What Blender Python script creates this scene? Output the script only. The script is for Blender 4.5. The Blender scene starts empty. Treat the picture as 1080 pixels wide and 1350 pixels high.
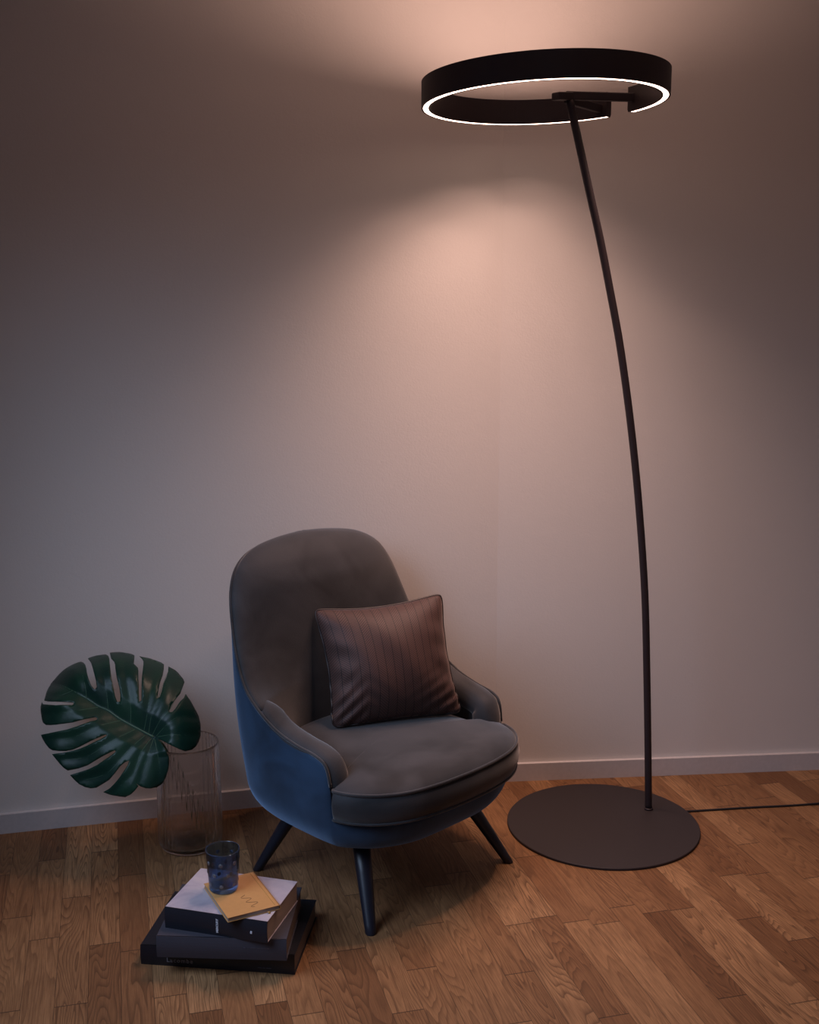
import bpy, bmesh, math, random
from mathutils import Vector, Matrix
from mathutils.geometry import delaunay_2d_cdt
random.seed(7)
S = bpy.context.scene
COL = S.collection
PI = math.pi

# ------------------------------------------------------------------ camera
cam_d = bpy.data.cameras.new('camera')
cam_d.sensor_fit = 'VERTICAL'
cam_d.sensor_height = 24.0
cam_d.lens = 24.0 * 1520.0 / 1350.0
cam = bpy.data.objects.new('camera', cam_d)
COL.objects.link(cam)
cam.location = (0, 0, 1.55)
cam.rotation_euler = (math.radians(90 - 10.25), 0, 0)
S.camera = cam

# ------------------------------------------------------------------ view, world, lights
S.view_settings.view_transform = 'Standard'
S.view_settings.look = 'None'
S.view_settings.gamma = 1
S.view_settings.use_curve_mapping = False
S.view_settings.exposure = 0.0

W = bpy.data.worlds.new('dusk'); S.world = W
W.use_nodes = True
bg = W.node_tree.nodes['Background']
bg.inputs[0].default_value = (0.20, 0.30, 0.55, 1)
bg.inputs[1].default_value = 0.20

def area(name, loc, target, sx, sy, power, col, spread=PI):
    d = bpy.data.lights.new(name, 'AREA')
    d.shape = 'RECTANGLE'; d.size = sx; d.size_y = sy
    d.energy = power; d.color = col; d.spread = spread
    o = bpy.data.objects.new(name, d); COL.objects.link(o)
    o.location = loc
    o.rotation_euler = (Vector(target) - Vector(loc)).to_track_quat('-Z', 'Y').to_euler()
    return o
# dusk daylight through the window in the left side wall (outside the frame)
WIN = dict(y0=0.95, y1=2.35, z0=1.05, z1=2.45)
area('window_daylight', (-1.46, 1.65, 1.75), (-0.50, 2.25, 0.22), 1.30, 1.30, 15.5, (0.55, 0.71, 1.0), math.radians(108))
# weak fill light added behind the camera, no known source there
area('rear_fill', (0.3, -1.25, 1.6), (0.2, 3.0, 0.9), 2.2, 1.4, 2.0, (0.78, 0.84, 1.0))
RING_DOWN = 9.0          # visible diffuser strips
RING_UP = 6.0
LED = (1.0, .64, .53)
LED_DOWN_W, LED_UP_W = 10.8, 5.4

# ------------------------------------------------------------------ node helper
class NT:
    def __init__(s, name):
        s.m = bpy.data.materials.new(name); s.m.use_nodes = True
        s.t = s.m.node_tree; s.n = s.t.nodes; s.l = s.t.links
        s.p = s.n['Principled BSDF']
    def put(s, inp, v):
        if isinstance(v, bpy.types.NodeSocket): s.l.new(v, inp)
        elif v is not None:
            if hasattr(inp.default_value, '__len__') and not hasattr(v, '__len__'): v = [v]*len(inp.default_value)
            if hasattr(v, '__len__') and len(v) == 3 and len(inp.default_value) == 4: v = (*v, 1)
            inp.default_value = v
    def math(s, op, a, b=None, c=None):
        x = s.n.new('ShaderNodeMath'); x.operation = op
        s.put(x.inputs[0], a)
        if b is not None: s.put(x.inputs[1], b)
        if c is not None: s.put(x.inputs[2], c)
        return x.outputs[0]
    def xyz(s, x=0, y=0, z=0):
        q = s.n.new('ShaderNodeCombineXYZ')
        for i, v in enumerate((x, y, z)): s.put(q.inputs[i], v)
        return q.outputs[0]
    def sep(s, v):
        q = s.n.new('ShaderNodeSeparateXYZ'); s.put(q.inputs[0], v); return q.outputs
    def noise(s, vec, scale=5, detail=2, rough=.5, dist=0, out=0):
        q = s.n.new('ShaderNodeTexNoise'); s.put(q.inputs['Vector'], vec)
        q.inputs['Scale'].default_value = scale; q.inputs['Detail'].default_value = detail
        q.inputs['Roughness'].default_value = rough; q.inputs['Distortion'].default_value = dist
        return q.outputs[out]
    def white(s, vec):
        q = s.n.new('ShaderNodeTexWhiteNoise'); q.noise_dimensions = '3D'; s.put(q.inputs['Vector'], vec)
        return q.outputs
    def mix(s, f, a, b, mode='MIX'):
        q = s.n.new('ShaderNodeMix'); q.data_type = 'RGBA'; q.blend_type = mode
        s.put(q.inputs[0], f); s.put(q.inputs[6], a); s.put(q.inputs[7], b)
        return q.outputs[2]
    def ramp(s, f, stops):
        q = s.n.new('ShaderNodeValToRGB'); s.put(q.inputs[0], f)
        e = q.color_ramp.elements
        while len(e) < len(stops): e.new(.5)
        for i, (p, c) in enumerate(stops):
            e[i].position = p; e[i].color = (*c, 1)
        return q.outputs[0]
    def rng(s, v, a, b, c, d):
        q = s.n.new('ShaderNodeMapRange'); s.put(q.inputs[0], v)
        for i, k in enumerate((a, b, c, d)): q.inputs[1+i].default_value = k
        return q.outputs[0]
    def bump(s, h, strength=.3, dist=.001):
        q = s.n.new('ShaderNodeBump'); s.put(q.inputs['Height'], h)
        q.inputs['Strength'].default_value = strength; q.inputs['Distance'].default_value = dist
        s.l.new(q.outputs[0], s.p.inputs['Normal'])
    def pos(s): return s.n.new('ShaderNodeNewGeometry').outputs['Position']
    def obj(s): return s.n.new('ShaderNodeTexCoord').outputs['Object']
    def uv(s): return s.n.new('ShaderNodeTexCoord').outputs['UV']
    def set(s, **k):
        for a, v in k.items():
            s.put(s.p.inputs[a.replace('_', ' ')], v)
        return s.m

# ------------------------------------------------------------------ materials
def mat_wall():
    t = NT('wall_paint')
    n = t.noise(t.pos(), 170, 3, .6); n2 = t.noise(t.pos(), 30, 2)
    t.bump(t.math('ADD', n, t.math('MULTIPLY', n2, .6)), .30, .0012)
    return t.set(Base_Color=(.71, .66, .615), Roughness=.85)
def mat_plain(name, col, rough=.5, **k):
    t = NT(name); n = t.noise(t.obj(), 90, 2)
    t.bump(n, .12, .0005)
    return t.set(Base_Color=t.mix(n, tuple(c*.92 for c in col), tuple(min(1, c*1.08) for c in col)), Roughness=rough, **k)
def mat_floor():
    t = NT('oak_parquet')
    x, y, z = t.sep(t.pos())
    n = t.math('ADD', t.math('MULTIPLY', x, .9682), t.math('MULTIPLY', y, .2502))
    l = t.math('ADD', t.math('MULTIPLY', x, -.2502), t.math('MULTIPLY', y, .9682))
    r = t.math('DIVIDE', t.math('SUBTRACT', n, .0334), .0727)
    row = t.math('FLOOR', r); fx = t.math('FRACT', r)
    rr = t.white(t.xyz(row, 3.7, 0))[0]
    ll = t.math('DIVIDE', t.math('ADD', l, t.math('MULTIPLY', rr, 9.0)), .50)
    cell = t.math('FLOOR', ll)
    # strip ends at uneven lengths
    jit = t.math('MULTIPLY', t.math('SUBTRACT', t.white(t.xyz(row, cell, 9.1))[0], .5), .55)
    fy0 = t.math('FRACT', ll)
    after = t.math('GREATER_THAN', fy0, t.math('ADD', .5, jit))
    cid = t.math('ADD', cell, after)
    fy = t.math('ABSOLUTE', t.math('SUBTRACT', fy0, t.math('ADD', .5, jit)))
    w = t.white(t.xyz(row, cid, 1.3)); v = w[0]
    w2 = t.white(t.xyz(row, cid, 5.9))[0]
    off = t.math('MULTIPLY', v, 37.0)
    cath = t.noise(t.xyz(t.math('ADD', t.math('MULTIPLY', n, 11), off), t.math('ADD', t.math('MULTIPLY', l, 1.15), off), off), 1.0, 2.2, .45, .25)
    freq = t.math('ADD', 20, t.math('MULTIPLY', w2, 22))
    rings = t.math('FRACT', t.math('MULTIPLY', cath, freq))
    ringl = t.math('POWER', rings, 2.4)
    ringl = t.math('MULTIPLY', ringl, t.rng(rings, .93, 1.0, 1, 0))
    fine = t.noise(t.xyz(t.math('MULTIPLY', n, 420), t.math('MULTIPLY', l, 16), off), 1, 3, .6)
    pores = t.rng(t.noise(t.xyz(t.math('MULTIPLY', n, 700), t.math('MULTIPLY', l, 24), off), 1, 2, .6), .58, .72, 0, 1)
    blot = t.noise(t.xyz(t.math('ADD', t.math('MULTIPLY', n, 7), off), t.math('MULTIPLY', l, 5), off), 1, 3, .6)
    base = t.ramp(v, [(0, (.185, .085, .035)), (.3, (.265, .128, .054)), (.7, (.335, .172, .075)), (1, (.46, .255, .118))])
    base = t.mix(t.rng(blot, .35, .72, 0, .40), base, (.15, .062, .024))
    base = t.mix(t.math('MULTIPLY', ringl, t.math('ADD', .35, t.math('MULTIPLY', w2, .50))), base, (.035, .013, .005))
    base = t.mix(t.rng(fine, .35, .75, 0, .60), base, (.10, .042, .018))
    base = t.mix(t.math('MULTIPLY', pores, .30), base, (.035, .018, .010))
    sx = t.math('MAXIMUM', t.math('LESS_THAN', fx, .016), t.math('LESS_THAN', fy, .0030))
    base = t.mix(t.math('MULTIPLY', sx, .75), base, (.02, .010, .006))
    h = t.math('SUBTRACT', t.math('SUBTRACT', 1, t.math('MULTIPLY', sx, 1.0)), t.math('MULTIPLY', fine, .22))
    h = t.math('SUBTRACT', h, t.math('MULTIPLY', ringl, .12))
    t.bump(h, .35, .0012)
    return t.set(Base_Color=base, Roughness=t.rng(fine, .3, .8, .45, .62), Specular_IOR_Level=.25)
def mat_velvet(name, col, sheen, scol, rough=.6):
    t = NT(name)
    o = t.obj()
    patch = t.noise(o, 5.5, 3, .55, .6)
    f = t.noise(o, 420, 2, .7)
    c = t.mix(t.rng(patch, .38, .66, 0, 1), tuple(a*.55 for a in col), tuple(a*1.45 for a in col))
    c = t.mix(t.rng(f, .3, .7, 0, .25), c, tuple(a*.5 for a in col))
    t.bump(t.math('ADD', f, t.math('MULTIPLY', patch, 2.0)), .30, .0014)
    return t.set(Base_Color=c, Roughness=.68, Specular_IOR_Level=.22,
                 Sheen_Weight=sheen, Sheen_Roughness=rough, Sheen_Tint=scol)
def mat_satin():
    t = NT('brown_satin_herringbone')
    u, v, _ = t.sep(t.uv())
    s = t.math('MULTIPLY', u, 15.0)
    fr = t.math('FRACT', s)
    line = t.math('LESS_THAN', fr, .075)
    par = t.math('FRACT', t.math('MULTIPLY', t.math('FLOOR', s), .5))
    sgn = t.math('SUBTRACT', t.math('MULTIPLY', t.math('GREATER_THAN', par, .25), 2), 1)
    ph = t.math('ADD', t.math('MULTIPLY', v, 96.0), t.math('MULTIPLY', sgn, t.math('MULTIPLY', u, 96.0)))
    zig = t.math('SINE', t.math('MULTIPLY', ph, 2*PI*.5))
    zz = t.rng(zig, -1, 1, 0, 1)
    c = t.mix(zz, (.036, .017, .0145), (.084, .042, .035))
    c = t.mix(t.math('MULTIPLY', line, .88), c, (.010, .005, .005))
    t.bump(t.math('SUBTRACT', zz, line), .25, .0006)
    return t.set(Base_Color=c, Roughness=.60, Specular_IOR_Level=.36, Sheen_Weight=.25, Sheen_Roughness=.4, Sheen_Tint=(.9, .7, .62))
def mat_leaf():
    t = NT('monstera_leaf')
    n = t.noise(t.obj(), 9, 3, .6)
    f = t.noise(t.obj(), 120, 2)
    c = t.mix(t.rng(n, .35, .7, 0, 1), (.005, .023, .017), (.010, .040, .022))
    t.bump(t.math('ADD', f, t.math('MULTIPLY', n, 3)), .22, .0012)
    return t.set(Base_Color=c, Roughness=.36, Specular_IOR_Level=.24)
def mat_glass(name, col, rough=0.0, ior=1.45, thin=0.0):
    t = NT(name); n = t.noise(t.obj(), 18, 2)
    t.bump(n, .05, .0005)
    t.set(Base_Color=col, Roughness=rough, IOR=ior, Transmission_Weight=1.0)
    if thin:                                   # thin-walled: part of the light goes straight through
        tr = t.n.new('ShaderNodeBsdfTransparent'); tr.inputs[0].default_value = (*col, 1)
        mx = t.n.new('ShaderNodeMixShader'); mx.inputs[0].default_value = thin
        t.l.new(t.p.outputs[0], mx.inputs[1]); t.l.new(tr.outputs[0], mx.inputs[2])
        t.l.new(mx.outputs[0], t.n['Material Output'].inputs[0])
    return t.m
def mat_emit(name, col, strength):
    t = NT(name)
    n = t.noise(t.obj(), 20, 1)
    return t.set(Base_Color=(.8, .8, .8), Emission_Color=col, Emission_Strength=t.rng(n, 0, 1, strength*.98, strength*1.02))
def mat_cover_photo():
    t = NT('pale_lilac_cover')
    n = t.noise(t.obj(), 9, 4, .6, 1.2); m = t.noise(t.obj(), 60, 3, .6)
    c = t.ramp(n, [(.3, (.30, .27, .32)), (.5, (.40, .35, .39)), (.7, (.47, .41, .42))])
    c = t.mix(t.rng(m, .5, .75, 0, .15), c, (.2, .18, .22))
    return t.set(Base_Color=c, Roughness=.5)
def mat_pages(col):
    t = NT('page_edges')
    z = t.sep(t.obj())[2]
    n = t.noise(t.xyz(0, 0, t.math('MULTIPLY', z, 900)), 1, 2)
    return t.set(Base_Color=t.mix(n, tuple(c*.6 for c in col), col), Roughness=.8)

M = dict(
    wall=mat_wall(), floor=mat_floor(),
    darkwall=mat_plain('low_bounce_wall', (.10, .11, .13), .8),  # unseen left wall, made dark to cut bounce into the corner
    trim=mat_plain('white_trim_paint', (.58, .54, .53), .45),
    shell=mat_velvet('blue_velvet', (.016, .036, .070), .80, (.34, .52, .80), .42),
    velvet=mat_velvet('grey_velvet', (.030, .030, .033), .65, (.72, .68, .66), .42),
    leg=mat_plain('black_stained_wood', (.010, .011, .020), .38),
    satin=mat_satin(), pipe=mat_plain('dark_piping', (.020, .011, .010), .5),
    metal=mat_plain('matt_black_brown_metal', (.024, .014, .017), .55),
    basemetal=mat_plain('matt_powder_coated_metal', (.020, .0135, .0145), .62),
    leaf=mat_leaf(), vein=mat_plain('leaf_vein', (.035, .090, .050), .4),
    smoke=mat_glass('smoky_glass', (.97, .97, .98), thin=.25),
    blue=mat_glass('blue_glass', (.34, .48, .68), thin=.30),
    clear=mat_plain('cut_glass_dot', (.30, .28, .30), .15, Transmission_Weight=.6, Specular_IOR_Level=.8),
    down=mat_emit('led_diffuser_down', (1.0, .70, .56), RING_DOWN),
    up=mat_emit('led_diffuser_up', (1.0, .70, .56), RING_UP),
    navy=mat_plain('navy_black_cloth', (.008, .010, .018), .5),
    grey=mat_plain('charcoal_grey_cloth', (.040, .037, .050), .65),
    black=mat_plain('black_cover', (.005, .0055, .011), .42),
    lilac=mat_cover_photo(),
    orange=mat_plain('ochre_cover', (.50, .255, .085), .55),
    gold=mat_plain('gold_ribbon', (.33, .18, .04), .5),
    pages=mat_pages((.40, .31, .25)), pages_dark=mat_pages((.15, .10, .075)),
    ink=mat_plain('dark_ink', (.04, .02, .012), .7),
    white=mat_plain('white_print', (.60, .60, .66), .6),
    faint=mat_plain('grey_foil_print', (.20, .19, .22), .45),
    dim=mat_plain('blind_stamped_print', (.060, .056, .072), .5),
    rubber=mat_plain('black_rubber', (.012, .010, .011), .6),
)

# ------------------------------------------------------------------ object helpers
def obj(name, verts, faces, mat, parent=None, smooth=True, uvs=None, recalc=True):
    me = bpy.data.meshes.new(name)
    me.from_pydata([tuple(v) for v in verts], [], faces)
    if uvs:
        lay = me.uv_layers.new(name='UVMap')
        for lp in me.loops: lay.data[lp.index].uv = uvs[lp.vertex_index]
    if recalc:
        bm = bmesh.new(); bm.from_mesh(me)
        bmesh.ops.recalc_face_normals(bm, faces=bm.faces)
        bm.to_mesh(me); bm.free()
    me.materials.append(mat)
    for p in me.polygons: p.use_smooth = smooth
    o = bpy.data.objects.new(name, me); COL.objects.link(o)
    if parent: o.parent = parent
    return o
def empty(name, loc, label, cat, rz=0, group=None):
    o = bpy.data.objects.new(name, None); COL.objects.link(o)
    o.location = loc; o.rotation_euler = (0, 0, rz); o.empty_display_size = .05
    o['label'] = label; o['category'] = cat
    if group: o['group'] = group
    return o
def tag(o, label, cat):
    o['label'] = label; o['category'] = cat; return o
def bevel(o, w, seg=3, angle=35):
    m = o.modifiers.new('bevel', 'BEVEL'); m.width = w; m.segments = seg
    m.limit_method = 'ANGLE'; m.angle_limit = math.radians(angle)
    return o
def box_data(x0, x1, y0, y1, z0, z1):
    v = [(x, y, z) for z in (z0, z1) for y in (y0, y1) for x in (x0, x1)]
    f = [(0, 2, 3, 1), (4, 5, 7, 6), (0, 1, 5, 4), (2, 6, 7, 3), (0, 4, 6, 2), (1, 3, 7, 5)]
    return v, f
def merge(parts):
    V, F = [], []
    for v, f in parts:
        k = len(V); V += list(v); F += [tuple(i+k for i in q) for q in f]
    return V, F
def catmull(P, n):
    P = [Vector(p) for p in P]; out = []
    for i in range(len(P)-1):
        a = P[max(i-1, 0)]; b = P[i]; c = P[i+1]; d = P[min(i+2, len(P)-1)]
        for k in range(n):
            t = k/n
            out.append(.5*((2*b)+(c-a)*t+(2*a-5*b+4*c-d)*t*t+(3*b-a-3*c+d)*t**3))
    out.append(P[-1]); return out
def tube_data(path, rad, seg=10, closed=False, cap=True):
    P = [Vector(p) for p in path]; n = len(P); V, F = [], []
    nrm = None
    for i, p in enumerate(P):
        a = P[(i-1) % n] if (closed or i) else P[0]
        b = P[(i+1) % n] if (closed or i < n-1) else P[-1]
        d = (b-a).normalized()
        if nrm is None:
            nrm = d.orthogonal().normalized()
        nrm = (nrm - d*nrm.dot(d)).normalized()
        bi = d.cross(nrm)
        r = rad(i/(n-1)) if callable(rad) else rad
        for k in range(seg):
            t = 2*PI*k/seg
            V.append(p + nrm*math.cos(t)*r + bi*math.sin(t)*r)
    m = n if closed else n-1
    for i in range(m):
        for k in range(seg):
            a = i*seg+k; b = i*seg+(k+1) % seg; j = (i+1) % n
            F.append((a, b, j*seg+(k+1) % seg, j*seg+k))
    if cap and not closed:
        F.append(tuple(range(seg))[::-1]); F.append(tuple((n-1)*seg+k for k in range(seg)))
    return V, F
def grid_data(rows, closed=False):
    V = [p for r in rows for p in r]; m = len(rows[0]); F = []
    for i in range(len(rows)-1):
        for k in range(m if closed else m-1):
            k2 = (k+1) % m
            F.append((i*m+k, i*m+k2, (i+1)*m+k2, (i+1)*m+k))
    return V, F
def lathe_data(prof, seg=64, mod=None):
    rows = []
    for j, (r, z) in enumerate(prof):
        row = []
        for k in range(seg):
            t = 2*PI*k/seg
            rr = r + (mod(t, j, r, z) if mod else 0)
            row.append((rr*math.cos(t), rr*math.sin(t), z))
        rows.append(row)
    V, F = grid_data(rows, True)
    V = list(V)
    c0 = len(V); V.append((0, 0, prof[0][1])); c1 = len(V); V.append((0, 0, prof[-1][1]))
    for k in range(seg):
        F.append((c0, (k+1) % seg, k)); b = (len(prof)-1)*seg
        F.append((c1, b+k, b+(k+1) % seg))
    return V, F
def text(name, s, size, mat, parent, loc, rot, spacing=1.0, depth=.0004, bold=0, align='LEFT'):
    c = bpy.data.curves.new(name, 'FONT'); c.body = s; c.size = size
    c.extrude = depth; c.space_character = spacing; c.offset = bold; c.align_x = align
    o = bpy.data.objects.new(name+'_src', c); COL.objects.link(o)
    bpy.context.view_layer.update()
    dg = bpy.context.evaluated_depsgraph_get()
    me = bpy.data.meshes.new_from_object(o.evaluated_get(dg))
    bpy.data.objects.remove(o)
    me.materials.clear(); me.materials.append(mat)
    t = bpy.data.objects.new(name, me); COL.objects.link(t)
    t.parent = parent; t.location = loc; t.rotation_euler = rot
    return t
def struct(name, vf, mat, smooth=False):
    o = obj(name, vf[0], vf[1], mat, smooth=smooth); o['kind'] = 'structure'; return o

# ------------------------------------------------------------------ the room
CX, CY = .281, 3.589                      # foot of the wall corner
sl, sr = .2526, .0930                     # plan slopes of the two walls
XL, XR, YB, ZC = -1.36, 2.60, -1.60, 2.66
yl = CY - sl*(CX-XL); yr = CY + sr*(XR-CX)
TH = .12
def slab(p, q, z0, z1, t, side=1):
    p = Vector((*p, 0)); q = Vector((*q, 0)); d = (q-p).normalized(); n = Vector((-d.y, d.x, 0))*t*side
    v = [(*(a.xy), z) for z in (z0, z1) for a in (p, q, q+n, p+n)]
    return v, [(0, 1, 2, 3), (4, 7, 6, 5), (0, 4, 5, 1), (1, 5, 6, 2), (2, 6, 7, 3), (3, 7, 4, 0)]
struct('floor', box_data(XL-.3, XR+.3, YB-.3, 4.3, -.08, 0), M['floor'])
struct('ceiling', box_data(XL-.3, XR+.3, YB-.3, 4.3, ZC, ZC+.1), M['wall'])
struct('wall_back', slab((XL, yl), (CX, CY), 0, ZC, TH), M['wall'])
struct('wall_back_right', slab((CX, CY), (XR, yr), 0, ZC, TH), M['wall'])
struct('wall_right', slab((XR, yr), (XR, YB), 0, ZC, TH), M['wall'])
w = WIN
struct('wall_left', merge([
    box_data(XL-TH, XL, YB, w['y0'], 0, ZC), box_data(XL-TH, XL, w['y1'], yl, 0, ZC),
    box_data(XL-TH, XL, w['y0'], w['y1'], 0, w['z0']), box_data(XL-TH, XL, w['y0'], w['y1'], w['z1'], ZC)]), M['darkwall'])
struct('wall_behind', merge([
    box_data(XL-TH, -.9, YB-TH, YB, 0, ZC), box_data(1.5, XR+TH, YB-TH, YB, 0, ZC),
    box_data(-.9, 1.5, YB-TH, YB, 0, .8), box_data(-.9, 1.5, YB-TH, YB, 2.4, ZC)]), M['wall'])
struct('baseboard_left', slab((XL, yl), (CX, CY), 0, .060, .014, -1), M['trim'])
struct('baseboard_right', slab((CX, CY), (XR, yr), 0, .060, .014, -1), M['trim'])

# ------------------------------------------------------------------ floor lamp
RC = Vector((.345, 3.085, 2.056)); RR = .315; RH = .064; RT = .024
foot = Vector((.741, 3.352, 0))
lamp = empty('floor_lamp', (.583, 3.258, 0), 'tall black arc floor lamp with an open glowing ring head above the armchair', 'floor lamp')
L0 = lamp.location
prof = [(.0, 0), (.284, 0), (.287, .0015), (.287, .0065), (.2855, .008), (.0, .008)]
v, f = lathe_data(prof[1:-1], 128)
bo = obj('lamp_base', v, f, M['basemetal'], lamp, smooth=False)
polepts = [(.741, 3.352, .006), (.733, 3.349, .17), (.719, 3.342, .421), (.700, 3.333, .706), (.669, 3.320, .983), (.636, 3.305, 1.207),
           (.596, 3.286, 1.424), (.557, 3.269, 1.592), (.524, 3.254, 1.725), (.493, 3.240, 1.835), (.461, 3.226, 1.952), (.424, 3.210, 2.088)]
v, f = tube_data([p-L0 for p in catmull(polepts, 5)], .0108, 20)
obj('pole', v, f, M['metal'], lamp)
v, f = lathe_data([(.0135, .008), (.0135, .012), (.012, .014)], 24)
v = [(a+foot.x-L0.x, b+foot.y-L0.y, c) for a, b, c in v]
obj('pole_socket', v, f, M['metal'], lamp)
A0, A1 = math.radians(48.5), math.radians(393.5)
def tilt(dx, dy): return -.004+.034*dx-.018*dy     # the head hangs very slightly out of level
NS = 160
def ring_sweep(prof, a0=A0, a1=A1, n=NS, cap=True):
    rows = []
    for i in range(n+1):
        a = a0+(a1-a0)*i/n
        rows.append([(RC.x-L0.x+(RR+r)*math.cos(a), RC.y-L0.y+(RR+r)*math.sin(a), RC.z+z+tilt((RR+r)*math.cos(a), (RR+r)*math.sin(a))) for r, z in prof])
    V, F = grid_data(rows, True); m = len(prof)
    if cap: F += [tuple(range(m))[::-1], tuple(n*m+k for k in range(m))]
    return V, F
rp = [(-RT, 0), (-RT+.006, 0), (-RT+.006, .010), (-.005, .010), (-.005, 0), (0, 0), (0, RH), (-.005, RH), (-.005, RH-.012), (-RT+.006, RH-.012), (-RT+.006, RH), (-RT, RH)]
v, f = ring_sweep(rp)
ring = obj('ring_housing', v, f, M['metal'], lamp, smooth=False)
dp = [(-RT+.006, .0004), (-.005, .0004), (-.005, .009), (-RT+.006, .009)]
v, f = ring_sweep(dp, A0+.012, A1-.012); obj('led_diffuser', v, f, M['down'], lamp, smooth=False)['label'] = 'lower glowing white strip of the ring'
up = [(r, RH-.008-(z-.0004)*.3) for r, z in dp]
v, f = ring_sweep(up, A0+.012, A1-.012); obj('led_diffuser', v, f, M['up'], lamp, smooth=False)['label'] = 'upper glowing strip of the ring'
# the lensed LEDs that sit along both strips: the ring's own light
NL = 24
for i in range(NL):
    a = A0+.03+(A1-A0-.06)*(i+.5)/NL
    x, y = RC.x+(RR-RT/2)*math.cos(a), RC.y+(RR-RT/2)*math.sin(a)
    for nm, z, rx, pw, sp in (('led_down', RC.z-.0004, 0, LED_DOWN_W, 86+(i*7 % 5)*9), ('led_up', RC.z+RH+.0005, PI, LED_UP_W, 160)):
        z += tilt(x-RC.x, y-RC.y)
        d = area(nm, (x, y, z), (x, y, z-1), .078, .012, pw/NL, LED, math.radians(sp))
        d.rotation_euler = (rx, 0, a+PI/2)
        d.parent = lamp; d.location = d.location-L0
fullp = [(-RT, .006), (-RT+.003, .0015), (-RT+.007, 0), (-.007, 0), (-.003, .0015), (0, .006), (0, RH), (-RT, RH)]
for a in (A0, A1):
    v, f = ring_sweep(fullp, a-.006, a+.006, 2); obj('end_cap', v, f, M['metal'], lamp, smooth=False)
hub = Vector((.418, 3.207, 2.090))
def bar(p, q, w, h, name):
    p = Vector(p)-L0; q = Vector(q)-L0; d = (q-p).normalized(); s = Vector((-d.y, d.x, 0)).normalized()*w/2; u = Vector((0, 0, h/2))
    V = [a+b+c for a in (p, q) for b, c in ((-s, -u), (s, -u), (s, u), (-s, u))]
    return bevel(obj(name, V, [(3, 2, 1, 0), (4, 5, 6, 7), (0, 1, 5, 4), (1, 2, 6, 5), (2, 3, 7, 6), (3, 0, 4, 7)], M['metal'], lamp, smooth=False), .003, 2)
def rim(a, r, z): return Vector((RC.x+(RR-r)*math.cos(a), RC.y+(RR-r)*math.sin(a), RC.z+z+tilt((RR-r)*math.cos(a), (RR-r)*math.sin(a))))
bar(hub+Vector((-.004, .002, .003)), rim(A1-.07, .014, .034), .016, .022, 'arm')
bar(hub+Vector((-.002, .004, -.006)), rim(A0+.06, .014, .022), .016, .022, 'arm')
bar(hub+Vector((-.034, -.026, -.003)), hub+Vector((.010, .010, .002)), .030, .020, 'hub')
v, f = tube_data([Vector(p)-L0 for p in catmull([(.80, 3.338, .004), (.857, 3.346, .0035), (1.06, 3.374, .0035), (1.288, 3.404, .0035), (1.7, 3.50, .0035), (2.0, 3.60, .0035), (2.3, 3.69, .0035)], 6)], .0033, 8)
obj('power_cord', v, f, M['rubber'], lamp)

# ------------------------------------------------------------------ armchair
chair = empty('armchair', (-.0727, 3.0, 0), 'high-backed velvet lounge armchair with blue outer shell and grey inside beside the floor lamp', 'armchair', rz=math.radians(45))
# chair frame: x = across the seat, y = back (forward is -y)
RIM = [(0, .285, .292), (.14, .279, .293), (.24, .238, .296), (.295, .185, .300), (.316, .158, .315), (.322, .150, .380), (.327, .138, .432),
       (.333, .105, .452), (.338, .040, .462), (.342, -.035, .482), (.343, -.105, .518), (.338, -.165, .560), (.328, -.212, .630),
       (.313, -.250, .715), (.293, -.280, .790), (.258, -.302, .846), (.195, -.322, .880), (.100, -.336, .894), (0, -.342, .898)]
BEL = [(0, .290, .272), (.14, .284, .272), (.245, .242, .274), (.300, .190, .276), (.322, .160, .280), (.328, .145, .282), (.332, .125, .286),
       (.336, .095, .290), (.339, .030, .295), (.340, -.040, .300), (.337, -.100, .300), (.330, -.150, .300), (.318, -.190, .300),
       (.300, -.222, .300), (.272, -.250, .300), (.230, -.277, .300), (.165, -.300, .300), (.085, -.314, .300), (0, -.320, .300)]
K = 5
def half(P):
    h = catmull(P, K)
    return h + [Vector((-p.x, p.y, p.z)) for p in h[-2:0:-1]]
rim_c, bel_c = half(RIM), half(BEL)
rows = []
ZB = .188
for a in range(0, 10):                       # underside and rounded lower edge
    if a == 0: sc = [.02, ZB]
    for_r = []
    for b in bel_c:
        bot = Vector((b.x*.70, b.y*.70, ZB))
        if a == 0: p = Vector((b.x*.05, b.y*.05, ZB))
        elif a == 1: p = Vector((b.x*.45, b.y*.45, ZB))
        else:
            t = (a-2)/7*PI/2
            p = bot+(Vector((b.x, b.y, ZB))-bot)*math.sin(t); p.z = ZB+(b.z-ZB)*(1-math.cos(t))
        for_r.append(p)
    rows.append(for_r)
for a in range(1, 11):
    t = a/10
    row = []
    for b, r in zip(bel_c, rim_c):
        p = b.lerp(r, t); k = math.sin(PI*t)*min(1, (r.z-b.z)/.3)*.010
        n = Vector((b.x, b.y, 0)); n = n.normalized() if n.length > 0 else n
        row.append(p+n*k)
    rows.append(row)
def L2(p): return Vector((p[0], -p[1], p[2]))      # (across, forward, up) -> local
rows = [[L2(p) for p in r] for r in rows]
v, f = grid_data(rows, True)
k = len(v); v = list(v)+[Vector((0, 0, ZB))]; m = len(rows[0])
f += [(k, (i+1) % m, i) for i in range(m)]
sh = obj('shell', v, f, M['shell'], chair); sh['label'] = 'blue velvet outer shell'
mo = sh.modifiers.new('solid', 'SOLIDIFY'); mo.thickness = .022; mo.offset = -1
ss = sh.modifiers.new('sub', 'SUBSURF'); ss.levels = 1; ss.render_levels = 1
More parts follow.
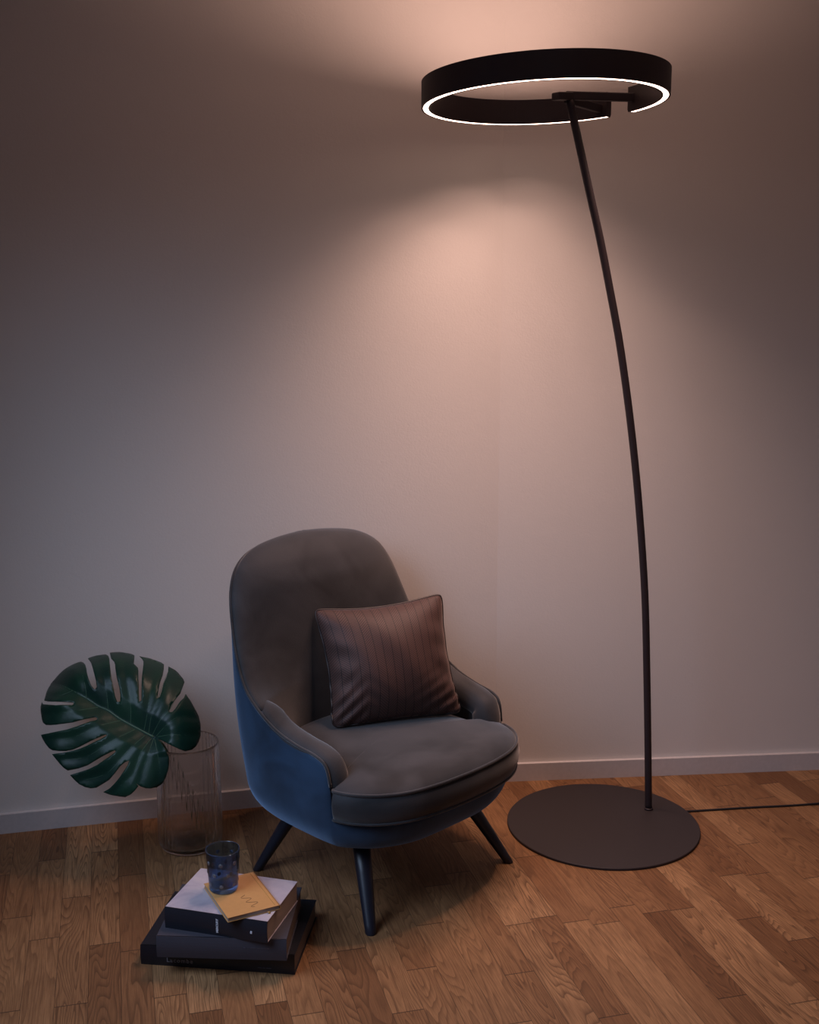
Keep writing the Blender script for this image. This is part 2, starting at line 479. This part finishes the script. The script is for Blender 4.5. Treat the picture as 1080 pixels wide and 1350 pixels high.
# piping along the shell rim (arm, back, arm)
rh = catmull(RIM, K)
seam = rh[5*K:]; seam = seam+[Vector((-p.x, p.y, p.z)) for p in seam[-2::-1]]
v, f = tube_data([L2(p)+Vector((0, 0, .001)) for p in seam], .0038, 8)
obj('shell_piping', v, f, M['velvet'], chair)
# backrest pad
br = rh[10*K:]                               # rim from the arms up to the apex
br = br[::-1]
ZT = br[0].z
prow = []
NX = 40
def vshell(z): return -.320 + (-.342+.320)*max(0, min(1, (z-.3)/.6))
levels = [(p.x, p.y, p.z) for p in br]
zlast = levels[-1]
for j in range(1, 9):
    t = j/8
    levels.append((zlast[0]-.045*min(1, t*3), zlast[1]+.0*t, zlast[2]-(zlast[2]-.30)*t))
for (hx, hv, hz) in levels:
    row = []
    hx = max(hx, .0005)
    for i in range(NX+1):
        x = -1+2*i/NX
        ax = abs(x)
        lift = min(1, max(0, (ZT-hz))/.10)**.5
        cv = vshell(hz)+.012+.082*lift+.02*math.sin(PI*min(1, max(0, (hz-.36)/.5)))*0
        edge = (1-ax**7)**.5 if ax < 1 else 0
        blend = 1-ax**2.6
        vv = hv+(cv-hv)*blend
        vv += .020*edge*min(1, (ZT-hz)/.05+0)**.5
        row.append(Vector((x*hx*(1-.004), vv, hz+.006*edge*(1-lift))))
    prow.append([L2(p) for p in row])
v, f = grid_data(prow)
bp = obj('backrest', v, f, M['velvet'], chair, recalc=False); bp['label'] = 'grey velvet inner backrest'
mo = bp.modifiers.new('solid', 'SOLIDIFY'); mo.thickness = .018; mo.offset = 0
ss = bp.modifiers.new('sub', 'SUBSURF'); ss.levels = 1; ss.render_levels = 1
# arm pads
def arm_pad(sgn):
    arm = catmull([(.341, -.170, .545), (.343, -.105, .520), (.342, -.035, .485), (.338, .040, .467), (.333, .095, .457), (.329, .130, .440), (.325, .148, .405), (.322, .152, .360), (.320, .152, .325)], 4)
    rows = []; n = len(arm)
    for i, p in enumerate(arm):
        d = (arm[min(i+1, n-1)]-arm[max(i-1, 0)]); d.x = 0; d.normalize()
        up = Vector((0, -d.z, d.y))
        if up.z < 0 and i < n//2: up = -up
        fl = Vector((-1, 0, 0))
        wd = .066*min(1, .25+i/6)
        tk = .055+.02*min(1, i/8)
        ring = []
        for k in range(20):
            t = 2*PI*k/20
            cx = math.copysign(abs(math.cos(t))**.75, math.cos(t)); cy = math.copysign(abs(math.sin(t))**.75, math.sin(t))
            q = p+Vector((.002-.014*max(0, 1-i/7), 0, 0))+fl*((wd+.006)/2)*(1+cx)-up*(tk/2)*(1-cy)+up*(.009-.012*max(0, 1-i/7))
            q.x *= sgn
            ring.append(L2(q))
        rows.append(ring)
    V, F = grid_data(rows, True); m = 20
    F += [tuple(range(m))[::-1], tuple((n-1)*m+k for k in range(m))]
    # skirt of the pad down to the seat
    rows = []
    for i, p in enumerate(arm[:4*5+2]):
        x = p.x-.066+.006
        rows.append([L2((sgn*x, p.y, p.z-.03)), L2((sgn*(x-.001), p.y, p.z-.07)), L2((sgn*(x), p.y, .32)), L2((sgn*(x+.02), p.y, .32)), L2((sgn*(x+.02), p.y, p.z-.03))])
    a = grid_data(rows, True); a[1].append(tuple(range(5))[::-1]); a[1].append(tuple((len(rows)-1)*5+k for k in range(5)))
    V, F = merge([(V, F), a])
    o = obj('armrest', V, F, M['velvet'], chair)
    return o
arm_pad(-1); arm_pad(1)
# seat cushion
CU = [(0, .318), (.10, .313), (.19, .295), (.255, .260), (.298, .214), (.318, .170), (.316, .155), (.282, .140), (.270, .110), (.266, .03), (.262, -.08), (.250, -.17), (.20, -.225), (.11, -.240), (0, -.243)]
h = [Vector((p[0], p[1], 0)) for p in CU]; h = catmull(h, 5)
cu = h+[Vector((-p.x, p.y, 0)) for p in h[-2:0:-1]]
def cz(v): return .372+.012*max(0, min(1, (.2-v)/.4))*0
def cush_ring(s, z, out=0.0):
    r = []
    for p in cu:
        c = Vector((0, .03, 0)); q = c+(p-c)*s
        n = (p-c).normalized(); q = q+n*out
        r.append(L2((q.x, q.y, z)))
    return r
rows = [cush_ring(.05, .292), cush_ring(.7, .292), cush_ring(.94, .292), cush_ring(.985, .294), cush_ring(1, .300, .002), cush_ring(1, .318, .008), cush_ring(1, .338, .011), cush_ring(1, .356, .008), cush_ring(1, .370, .002),
        cush_ring(.985, .376), cush_ring(.95, .384), cush_ring(.88, .393), cush_ring(.78, .401), cush_ring(.62, .407), cush_ring(.42, .410), cush_ring(.2, .411), cush_ring(.05, .411)]
v, f = grid_data(rows, True); m = len(rows[0])
f += [tuple(range(m))[::-1], tuple((len(rows)-1)*m+k for k in range(m))]
sc_ = obj('seat_cushion', v, f, M['velvet'], chair)
for nm, z, rr in (('cushion_piping', .373, .0040), ('cushion_piping', .298, .0035)):
    v, f = tube_data(cush_ring(1, z, .0025), rr, 8, closed=True)
    obj(nm, v, f, M['velvet'], sc_)
# legs
def leg(fu, fv, tu, tv):
    a = L2((fu, fv, 0)); b = L2((tu, tv, .215)); ax = b-a; L = ax.length; ax.normalize()
    st = [0, .01, .1, .3, .6, 1.0]; V = []; F = []; seg = 24
    rad = [.0125, .0142, .0152, .0178, .0215, .0250]
    s1 = Vector((1, 0, 0)); s2 = Vector((0, 1, 0))
    for t, r in zip(st, rad):
        c = a+ax*L*t
        V += [c+s1*math.cos(2*PI*k/seg)*r+s2*math.sin(2*PI*k/seg)*r for k in range(seg)]
    V2, F = [], []
    for i in range(len(st)-1):
        for k in range(seg):
            F.append((i*seg+k, i*seg+(k+1) % seg, (i+1)*seg+(k+1) % seg, (i+1)*seg+k))
    F += [tuple(range(seg))[::-1], tuple((len(st)-1)*seg+k for k in range(seg))]
    obj('leg', V, F, M['leg'], chair)
for s in (-1, 1):
    leg(s*.266, .232, s*.185, .105)
    leg(s*.262, -.234, s*.165, -.145)

# ------------------------------------------------------------------ throw pillow on the chair
BLp, BRp, TLp, TRp = Vector((-.212, 2.979, .412)), Vector((.150, 3.102, .412)), Vector((-.269, 3.101, .717)), Vector((.094, 3.205, .737))
pc = (BLp+BRp)/2
pil = empty('throw_pillow', pc, 'square dark brown satin herringbone pillow with piping, leaning on the armchair back', 'pillow')
pn = ((BRp-BLp).cross(TLp-BLp)).normalized()
if pn.y > 0: pn = -pn
ctr = (BLp+BRp+TLp+TRp)/4
def pil_pt(a, b, side):
    p = BLp.lerp(BRp, a).lerp(TLp.lerp(TRp, a), b)
    x, y = 2*a-1, 2*b-1
    # sides pulled in between the corners
    pull = .036
    inward = (ctr-p)
    ex = (BRp-BLp).normalized(); ey = (TLp-BLp).normalized()
    p = p - ex*x*pull*.5*(1-y*y) - ey*y*pull*.55*(1-x*x)*(1 if y > 0 else .35)
    p = p + (ctr-p).normalized()*.013*abs(x*y)**12          # rounded corners
    T = .088
    th = T*((1-abs(x)**2.3)*(1-abs(y)**2.3))**.62
    wr = 0
    if side > 0:
        # creases near the lower corners
        d1 = math.hypot(x+1, y+1); d2 = math.hypot(x-1, y+1)
        wr += .0060*math.sin(26*(y+.9*abs(x+.5)))*math.exp(-(d1/.55)**2)*min(1, d1*4)
        wr += .0060*math.sin(30*(y*1.1-.6*x))*math.exp(-(d2/.5)**2)*min(1, d2*4)
        wr += .0022*math.sin(9*x+5*y)*(1-x*x)*(1-y*y)
        wr += .0030*math.sin(14*y+4*x)*math.exp(-((abs(x)-.85)/.2)**2)*(1-y*y)
    return p + pn*side*(th*(1.0 if side > 0 else .62)) + pn*wr
N = 64
V = []; F = []; UV = []
for side in (1, -1):
    base = len(V)
    for j in range(N+1):
        for i in range(N+1):
            V.append(pil_pt(i/N, j/N, side)-pc); UV.append((i/N, j/N))
    for j in range(N):
        for i in range(N):
            q = (base+j*(N+1)+i, base+j*(N+1)+i+1, base+(j+1)*(N+1)+i+1, base+(j+1)*(N+1)+i)
            F.append(q if side > 0 else q[::-1])
pb = obj('cushion', V, F, M['satin'], pil, uvs=UV, recalc=False)
wm = pb.modifiers.new('weld', 'WELD'); wm.merge_threshold = .0004
edge = [(i/N, 0) for i in range(N)]+[(1, i/N) for i in range(N)]+[(1-i/N, 1) for i in range(N)]+[(0, 1-i/N) for i in range(N)]
v, f = tube_data([pil_pt(a, b, 1)-pc for a, b in edge], .0032, 8, closed=True)
obj('piping', v, f, M['pipe'], pil)

# ------------------------------------------------------------------ stacked books
def book(name, label, origin, ang, w, d, z, h, cov, pages, spine=None, board=.003, over=.003):
    b = empty(name, (origin[0], origin[1], z), label, 'book', rz=ang, group='books stacked on the floor')
    bot = box_data(0, w, .0, d, 0, board); top = box_data(0, w, .0, d, h-board, h)
    v, f = merge([bot, top]); bevel(obj('cover', v, f, cov, b, smooth=False), .0008, 2)
    # rounded spine at y=0
    rows = []
    for x in (0, w):
        row = []
        for k in range(9):
            t = k/8; row.append(Vector((x, -.0030*math.sin(PI*t), h*t)))
        for k in range(9):
            t = 1-k/8; row.append(Vector((x, board-.0030*math.sin(PI*t), h*t)))
        rows.append(row)
    V, F = grid_data(rows, True); m = len(rows[0]); F += [tuple(range(m))[::-1], tuple(m+k for k in range(m))]
    obj('spine', V, F, spine or cov, b, smooth=False)
    v, f = box_data(over, w-over, board*.9, d-over, board, h-board)
    obj('page_block', v, f, pages, b, smooth=False)
    return b
RX = (PI/2, 0, 0)
b1 = book('book', 'large black book lying at the bottom of the stack, spine lettered Lacombe', (-.640, 2.514), math.radians(-6.9), .374, .257, 0, .050, M['black'], M['pages_dark'])
text('spine_title', 'Lacombe', .0150, M['faint'], b1, (.064, -.0031, .0125), RX, 1.22, bold=.0002)
def faint_print(book_, x0, z, ws, hgt):          # faded print on a spine, too worn to read
    parts = []; x = x0
    for w_ in ws:
        parts.append(box_data(x, x+w_, -.0034, -.0020, z, z+hgt)); x += w_+.0022
    v, f = merge(parts); obj('faded_spine_print', v, f, M['dim'], book_, smooth=False)
faint_print(b1, .285, .013, (.010, .006, .012), .0016)
b2 = book('book', 'charcoal grey clothbound book, second from the bottom of the stack', (-.589, 2.462), math.radians(-3), .305, .245, .050, .053, M['grey'], M['pages_dark'])
faint_print(b2, .205, .030, (.006, .004, .014, .008, .011, .005), .0022)
b3 = book('book', 'thick book with pale lilac cover and navy spine under the ochre book', (-.575, 2.499), math.radians(-15.3), .258, .196, .103, .053, M['lilac'], M['pages'], spine=M['navy'], board=.0028, over=.002)
text('spine_title', 'MERCURY', .0075, M['white'], b3, (.137, -.0037, .0095), (PI/2, -PI/2, 0), 1.02, bold=.0002)
v, f = box_data(.2170, .2220, -.0046, -.0026, .0200, .0262); bevel(obj('publisher_mark', v, f, M['white'], b3, smooth=False), .0006, 2)
b4 = book('book', 'small thin ochre book with a drawn squiggle, on top of the stack', (-.303, 2.486), math.atan2(.164, -.085), .180, .127, .156, .012, M['orange'], M['pages'], board=.0018, over=.0018)
sq = []
for i in range(61):
    t = i/60
    sq.append((.020+.062*t, .046+.016*t+.0095*math.sin(2*PI*2.6*t+.5)*(0.8+.5*(1-t)), .0122))
v, f = tube_data([Vector((a, b+.002, c)) for a, b, c in sq], .00045, 5); obj('squiggle_drawing', v, f, M['ink'], b4)
v, f = box_data(.004, .176, .0095, .0108, .01195, .0122); obj('hinge_groove', v, f, M['gold'], b4, smooth=False)
rib = catmull([(-.002, .030, .0045), (-.0055, .028, .002), (-.007, .027, -.010), (-.0055, .029, -.022), (-.009, .026, -.034), (-.007, .028, -.043)], 5)
rows = [[Vector((p.x, p.y-.0025, p.z)), Vector((p.x+.0003, p.y+.0025, p.z)), Vector((p.x-.0006, p.y+.0025, p.z)), Vector((p.x-.0009, p.y-.0025, p.z))] for p in rib]
v, f = grid_data(rows, True); obj('ribbon_bookmark', v, f, M['gold'], b4)

# ------------------------------------------------------------------ drinking glass
gl = empty('tumbler', (-.446, 2.562, .1682), 'small blue glass tumbler with clear cut dots standing on the ochre book', 'glass')
def rad_g(z): return .0335+.0075*(z/.104)
po = [(.0, 0), (.028, 0), (.0325, .002), (.0345, .006)]+[(rad_g(z), z) for z in (.02, .04, .06, .08, .1)]+[(rad_g(.104)-.0004, .1035), (rad_g(.104)-.0012, .104)]
pi_ = [(rad_g(.104)-.0022, .1035)]+[(rad_g(z)-.0026, z) for z in (.1, .08, .06, .04, .022)]+[(.029, .013), (.022, .011)]
v, f = lathe_data(po[1:]+pi_, 64); obj('glass_body', v, f, M['blue'], gl)
for j, z in enumerate((.022, .050, .078, )):
    for i in range(7):
        a = 2*PI*(i+.5*(j % 2))/7+.25
        r = rad_g(z)+.0002; R = .0050
        V = [Vector((r+.0009, 0, z))]; F = []
        for q, (s, o) in enumerate(((.6, .0007), (1, 0.0), (1, -.0006))):
            for k in range(14):
                t = 2*PI*k/14
                V.append(Vector((r+o, s*R*math.cos(t), z+s*R*math.sin(t))))
        F += [(0, 1+k, 1+(k+1) % 14) for k in range(14)]
        for q in (0, 1):
            F += [(1+q*14+k, 1+(q+1)*14+k, 1+(q+1)*14+(k+1) % 14, 1+q*14+(k+1) % 14) for k in range(14)]
        F.append(tuple(29+k for k in range(14)))
        Rm = Matrix.Rotation(a, 3, 'Z')
        obj('cut_dot', [Rm @ p for p in V], F, M['clear'], gl)

# ------------------------------------------------------------------ glass vase
VC = Vector((-.637, 3.135, 0))
va = empty('vase', VC, 'tall fluted smoky glass cylinder vase on the floor, holding the monstera leaf', 'vase')
HV = .315
def rib_mod(t, j, r, z):
    if r < .05 or z < .016: return 0
    return (.0011 if j < n_out else 0)*(math.cos(44*t))*min(1, (z-.016)/.02)*min(1, max(0, (HV-.004-z))/.01)
outp = [(.060, 0), (.078, .0012), (.087, .007), (.0915, .018), (.0925, .035)]+[(.0925-.0042*(z-.035)/.28, z) for z in (.06, .1, .15, .2, .25, .29, .305)]+[(.0882, .3135), (.0872, .315)]
n_out = len(outp)
inp = [(.0862, .3140), (.0850, .306)]+[(.0892-.0042*(z-.035)/.28, z) for z in (.28, .2, .12, .06)]+[(.0872, .026), (.080, .017), (.05, .0145)]
v, f = lathe_data(outp+inp, 264, rib_mod); obj('vase_glass', v, f, M['smoke'], va)

# ------------------------------------------------------------------ monstera leaf
OUT= [(0.0119, -0.0069), (0.0172, -0.0087), (0.0495, -0.0288), (0.071, -0.0393), (0.0869, -0.0437), (0.1027, -0.0373), (0.1132, -0.0259), (0.1199, -0.0099), (0.1234, 0.0062), (0.1237, 0.0226), (0.1229, 0.039), (0.1172, 0.0612), (0.1088, 0.078), (0.0949, 0.1035), (0.081, 0.1234), (0.0775, 0.1096), (0.0681, 0.0961), (0.0578, 0.0743), (0.05, 0.0636), (0.043, 0.0638), (0.0418, 0.0694), (0.0468, 0.0857), (0.0571, 0.1048), (0.0675, 0.1239), (0.0714, 0.1461), (0.0742, 0.1657), (0.0691, 0.1772), (0.0607, 0.1888), (0.0523, 0.2004), (0.0439, 0.2092), (0.0245, 0.2212), (0.0267, 0.1984), (0.0251, 0.1758), (0.0209, 0.1534), (0.0178, 0.1256), (0.014, 0.109), (0.0076, 0.1065), (0.0083, 0.1203), (0.0111, 0.1538), (0.0152, 0.1818), (0.0146, 0.2044), (0.0118, 0.2273), (0.0023, 0.2362), (-0.0115, 0.2423), (-0.0336, 0.2498), (-0.0582, 0.2535), (-0.0497, 0.2435), (-0.0428, 0.2318), (-0.0401, 0.2175), (-0.0383, 0.1948), (-0.0364, 0.1386), (-0.0351, 0.0996), (-0.0404, 0.0971), (-0.0426, 0.1165), (-0.0439, 0.1388), (-0.0458, 0.1613), (-0.0489, 0.1895), (-0.052, 0.2009), (-0.065, 0.2155), (-0.0679, 0.2355), (-0.0719, 0.2556), (-0.0803, 0.2616), (-0.0886, 0.2647), (-0.116, 0.2713), (-0.1323, 0.2712), (-0.1442, 0.2693), (-0.1381, 0.2548), (-0.1308, 0.2374), (-0.1194, 0.2229), (-0.1146, 0.2114), (-0.1118, 0.1972), (-0.1053, 0.1688), (-0.0971, 0.1406), (-0.0925, 0.1182), (-0.0928, 0.1005), (-0.1008, 0.0992), (-0.1074, 0.116), (-0.1114, 0.1355), (-0.1193, 0.1693), (-0.1285, 0.209), (-0.1363, 0.2376), (-0.1434, 0.2521), (-0.1536, 0.2621), (-0.1807, 0.2629), (-0.1941, 0.2605), (-0.2057, 0.2551), (-0.197, 0.2423), (-0.1871, 0.2278), (-0.1768, 0.2049), (-0.1681, 0.1821), (-0.1606, 0.1595), (-0.1577, 0.1427), (-0.1638, 0.1362), (-0.174, 0.1488), (-0.1812, 0.1657), (-0.1887, 0.1856), (-0.1951, 0.2055), (-0.2029, 0.2227), (-0.2116, 0.2343), (-0.2229, 0.2431), (-0.231, 0.2434), (-0.2493, 0.2354), (-0.27, 0.222), (-0.2853, 0.21), (-0.3005, 0.1976), (-0.309, 0.1895), (-0.3104, 0.17), (-0.3099, 0.1533), (-0.3089, 0.1229), (-0.2953, 0.1158), (-0.2791, 0.1109), (-0.2524, 0.1055), (-0.2194, 0.1016), (-0.2175, 0.0972), (-0.2211, 0.094), (-0.2412, 0.0947), (-0.2678, 0.0978), (-0.2893, 0.1041), (-0.3108, 0.112), (-0.3167, 0.1204), (-0.3184, 0.1067), (-0.3145, 0.0875), (-0.3078, 0.0654), (-0.3029, 0.0555), (-0.2935, 0.0476), (-0.2803, 0.0449), (-0.2645, 0.0438), (-0.2409, 0.0446), (-0.2174, 0.0459), (-0.1861, 0.0524), (-0.1574, 0.059), (-0.1519, 0.0555), (-0.1543, 0.0501), (-0.1752, 0.0444), (-0.2062, 0.0347), (-0.2322, 0.0291), (-0.2582, 0.0258), (-0.2841, 0.0235), (-0.3076, 0.0233), (-0.3016, 0.0113), (-0.2929, -0.0024), (-0.2816, -0.0162), (-0.2708, -0.023), (-0.2524, -0.0264), (-0.2341, -0.0276), (-0.216, -0.0251), (-0.1981, -0.0194), (-0.1622, -0.0047), (-0.1261, 0.009), (-0.1243, 0.0057), (-0.1413, -0.0033), (-0.1773, -0.0175), (-0.1953, -0.0232), (-0.2133, -0.0268), (-0.2443, -0.0315), (-0.2728, -0.0325), (-0.2616, -0.0462), (-0.2504, -0.0598), (-0.2394, -0.0708), (-0.2286, -0.0781), (-0.2003, -0.0745), (-0.1747, -0.0681), (-0.1391, -0.051), (-0.1006, -0.0338), (-0.0993, -0.0392), (-0.1181, -0.0518), (-0.1486, -0.0691), (-0.1716, -0.0777), (-0.1947, -0.0831), (-0.2228, -0.0899), (-0.209, -0.1046), (-0.1982, -0.1144), (-0.1822, -0.1229), (-0.1665, -0.1272), (-0.1511, -0.1267), (-0.1333, -0.1186), (-0.1156, -0.1099), (-0.1006, -0.0948), (-0.0857, -0.0769), (-0.073, -0.0668), (-0.0627, -0.063), (-0.0659, -0.075), (-0.0748, -0.0879), (-0.0862, -0.1043), (-0.0996, -0.1184), (-0.1146, -0.1308), (-0.1324, -0.139), (-0.1192, -0.1447), (-0.1087, -0.1483), (-0.0878, -0.1533), (-0.0722, -0.156), (-0.0569, -0.1504), (-0.0468, -0.1425), (-0.0368, -0.1304), (-0.0422, -0.1239), (-0.0315, -0.1316), (-0.0184, -0.1364), (-0.0053, -0.1369), (0.0102, -0.1333), (0.0256, -0.1235), (0.0346, -0.1091), (0.0405, -0.0925), (0.0433, -0.0767), (0.0439, -0.0607), (0.0383, -0.0445), (0.0283, -0.028), (0.0201, -0.0169)]
MID= [(-0.0, 0.0011), (-0.0367, 0.0219), (-0.0909, 0.0533), (-0.1266, 0.0797), (-0.1537, 0.0928), (-0.1867, 0.1159), (-0.2279, 0.1406), (-0.2611, 0.1628), (-0.3051, 0.1855)]
SIDE= [[(-0.007, 0.003), (0.0159, 0.0402), (0.0469, 0.0802), (0.0694, 0.1631)], [(-0.0152, 0.0103), (-0.006, 0.0601), (0.0137, 0.1202), (0.0277, 0.204)], [(-0.0286, 0.0173), (-0.0171, 0.0715), (-0.0114, 0.1489), (-0.0167, 0.2339)], [(-0.0649, 0.0376), (-0.0649, 0.0952), (-0.0794, 0.168), (-0.099, 0.2536)], [(-0.1266, 0.0808), (-0.1312, 0.1251), (-0.1447, 0.187), (-0.1693, 0.25)], [(-0.1867, 0.1159), (-0.1911, 0.1493), (-0.2038, 0.1889), (-0.2251, 0.2347)], [(0.0063, 0.0025), (0.0322, 0.0259), (0.069, 0.0519), (0.1146, 0.0558)], [(0.0116, 0.0006), (0.0435, 0.0011), (0.0808, -0.0003), (0.118, 0.0064)], [(-0.2279, 0.1406), (-0.2538, 0.1293), (-0.2802, 0.1274), (-0.3072, 0.1366)], [(-0.1536, 0.09), (-0.1981, 0.0806), (-0.2505, 0.0743), (-0.3087, 0.0791)], [(-0.0909, 0.0511), (-0.1431, 0.0351), (-0.2153, 0.008), (-0.2934, 0.0056)], [(-0.0527, 0.0236), (-0.0993, -0.0017), (-0.1759, -0.0442), (-0.2588, -0.0489)], [(-0.023, 0.0073), (-0.0664, -0.0351), (-0.1216, -0.0913), (-0.2038, -0.1063)], [(-0.0068, -0.0024), (-0.0344, -0.047), (-0.0535, -0.0993), (-0.1089, -0.1441)], [(-0.0014, -0.0053), (-0.0133, -0.0478), (-0.0277, -0.0898), (-0.0345, -0.1211)], [(0.0023, -0.0055), (0.013, -0.0489), (0.0195, -0.0916), (0.0153, -0.1283)]]
LA = Vector((-.7002, 2.9995, .3789)); LN = Vector((.0845, -.8358, .5425)).normalized(); LX = Vector((.9949, .1005, 0)); LY = Vector((-.0545, .5397, .8401))
lf = empty('monstera_leaf', VC+Vector((.03, .03, .03)), 'large dark green split monstera leaf standing in the fluted vase', 'leaf')
midv = [Vector((*p, 0)) for p in MID]
def seg_dist(p, poly):
    best = 9
    for a, b in zip(poly[:-1], poly[1:]):
        ab = (b-a); t = max(0, min(1, (p-a).dot(ab)/max(ab.dot(ab), 1e-9)))
        best = min(best, (p-(a+ab*t)).length)
    return best
sidev = [[Vector((*p, 0)) for p in s] for s in SIDE]
def leaf_h(a, b):
    p = Vector((a, b, 0))
    dm = seg_dist(p, midv); ds = min(seg_dist(p, s) for s in sidev)
    h = -.0 - .9*dm*dm*1.1 + .020*min(1, dm/.05)          # blade rises off the midrib, then droops
    h += .0035*min(1, ds/.018)*min(1, dm/.03)             # quilted between the side veins
    h += .004*math.sin(33*a+21*b)*min(1, dm/.1)
    r = (p-Vector((-.10, .01, 0))).length
    h -= 1.8*max(0, r-.15)**2*4
    if a > -.005 and b > -.05: h += .012*min(1, (a+.005)/.08)
    return h
def leaf3(a, b, dz=0): return LA+LX*a+LY*b+LN*(leaf_h(a, b)+dz)-lf.location
o2 = [Vector(p) for p in OUT]
dens = []
for i, p in enumerate(o2):
    q = o2[(i+1) % len(o2)]; n = max(1, int((q-p).length/.006))
    dens += [p.lerp(q, k/n) for k in range(n)]
def inside(x, y):
    c = False; n = len(dens); j = n-1
    for i in range(n):
        a, b = dens[i], dens[j]
        if (a.y > y) != (b.y > y) and x < (b.x-a.x)*(y-a.y)/(b.y-a.y)+a.x: c = not c
        j = i
    return c
pts = list(dens); g = .0062
xs = [p.x for p in o2]; ys = [p.y for p in o2]
y = min(ys); k = 0
while y < max(ys):
    x = min(xs)+(g/2 if k % 2 else 0)
    while x < max(xs):
        if inside(x, y) and min((Vector((x, y))-q).length for q in dens) > .0032: pts.append(Vector((x, y)))
        x += g
    y += g*.87; k += 1
r = delaunay_2d_cdt(pts, [], [list(range(len(dens)))], 1, 1e-6)
V = [leaf3(p.x, p.y) for p in r[0]]; F = [tuple(t) for t in r[2]]
bl = obj('leaf_blade', V, F, M['leaf'], lf, recalc=True)
mo = bl.modifiers.new('solid', 'SOLIDIFY'); mo.thickness = .0012; mo.offset = 0
v, f = tube_data([leaf3(p.x, p.y, .0006) for p in catmull(midv, 4)], lambda t: .0026-.0018*t, 8); obj('midrib', v, f, M['vein'], lf)
for s in sidev:
    v, f = tube_data([leaf3(p.x, p.y, .0003) for p in catmull(s, 6)], lambda t: .0011-.0008*t, 6); obj('side_vein', v, f, M['vein'], lf)
st = catmull([leaf3(MID[0][0], MID[0][1], 0)+lf.location+Vector((.002, .004, .004)), Vector((-.700, 3.020, .372)), Vector((-.702, 3.048, .352)), Vector((-.692, 3.080, .322)), Vector((-.672, 3.108, .25)), Vector((-.640, 3.135, .15)), Vector((-.600, 3.165, .032))], 8)
v, f = tube_data([p-lf.location for p in st], .0042, 12); obj('leaf_stem', v, f, M['vein'], lf)
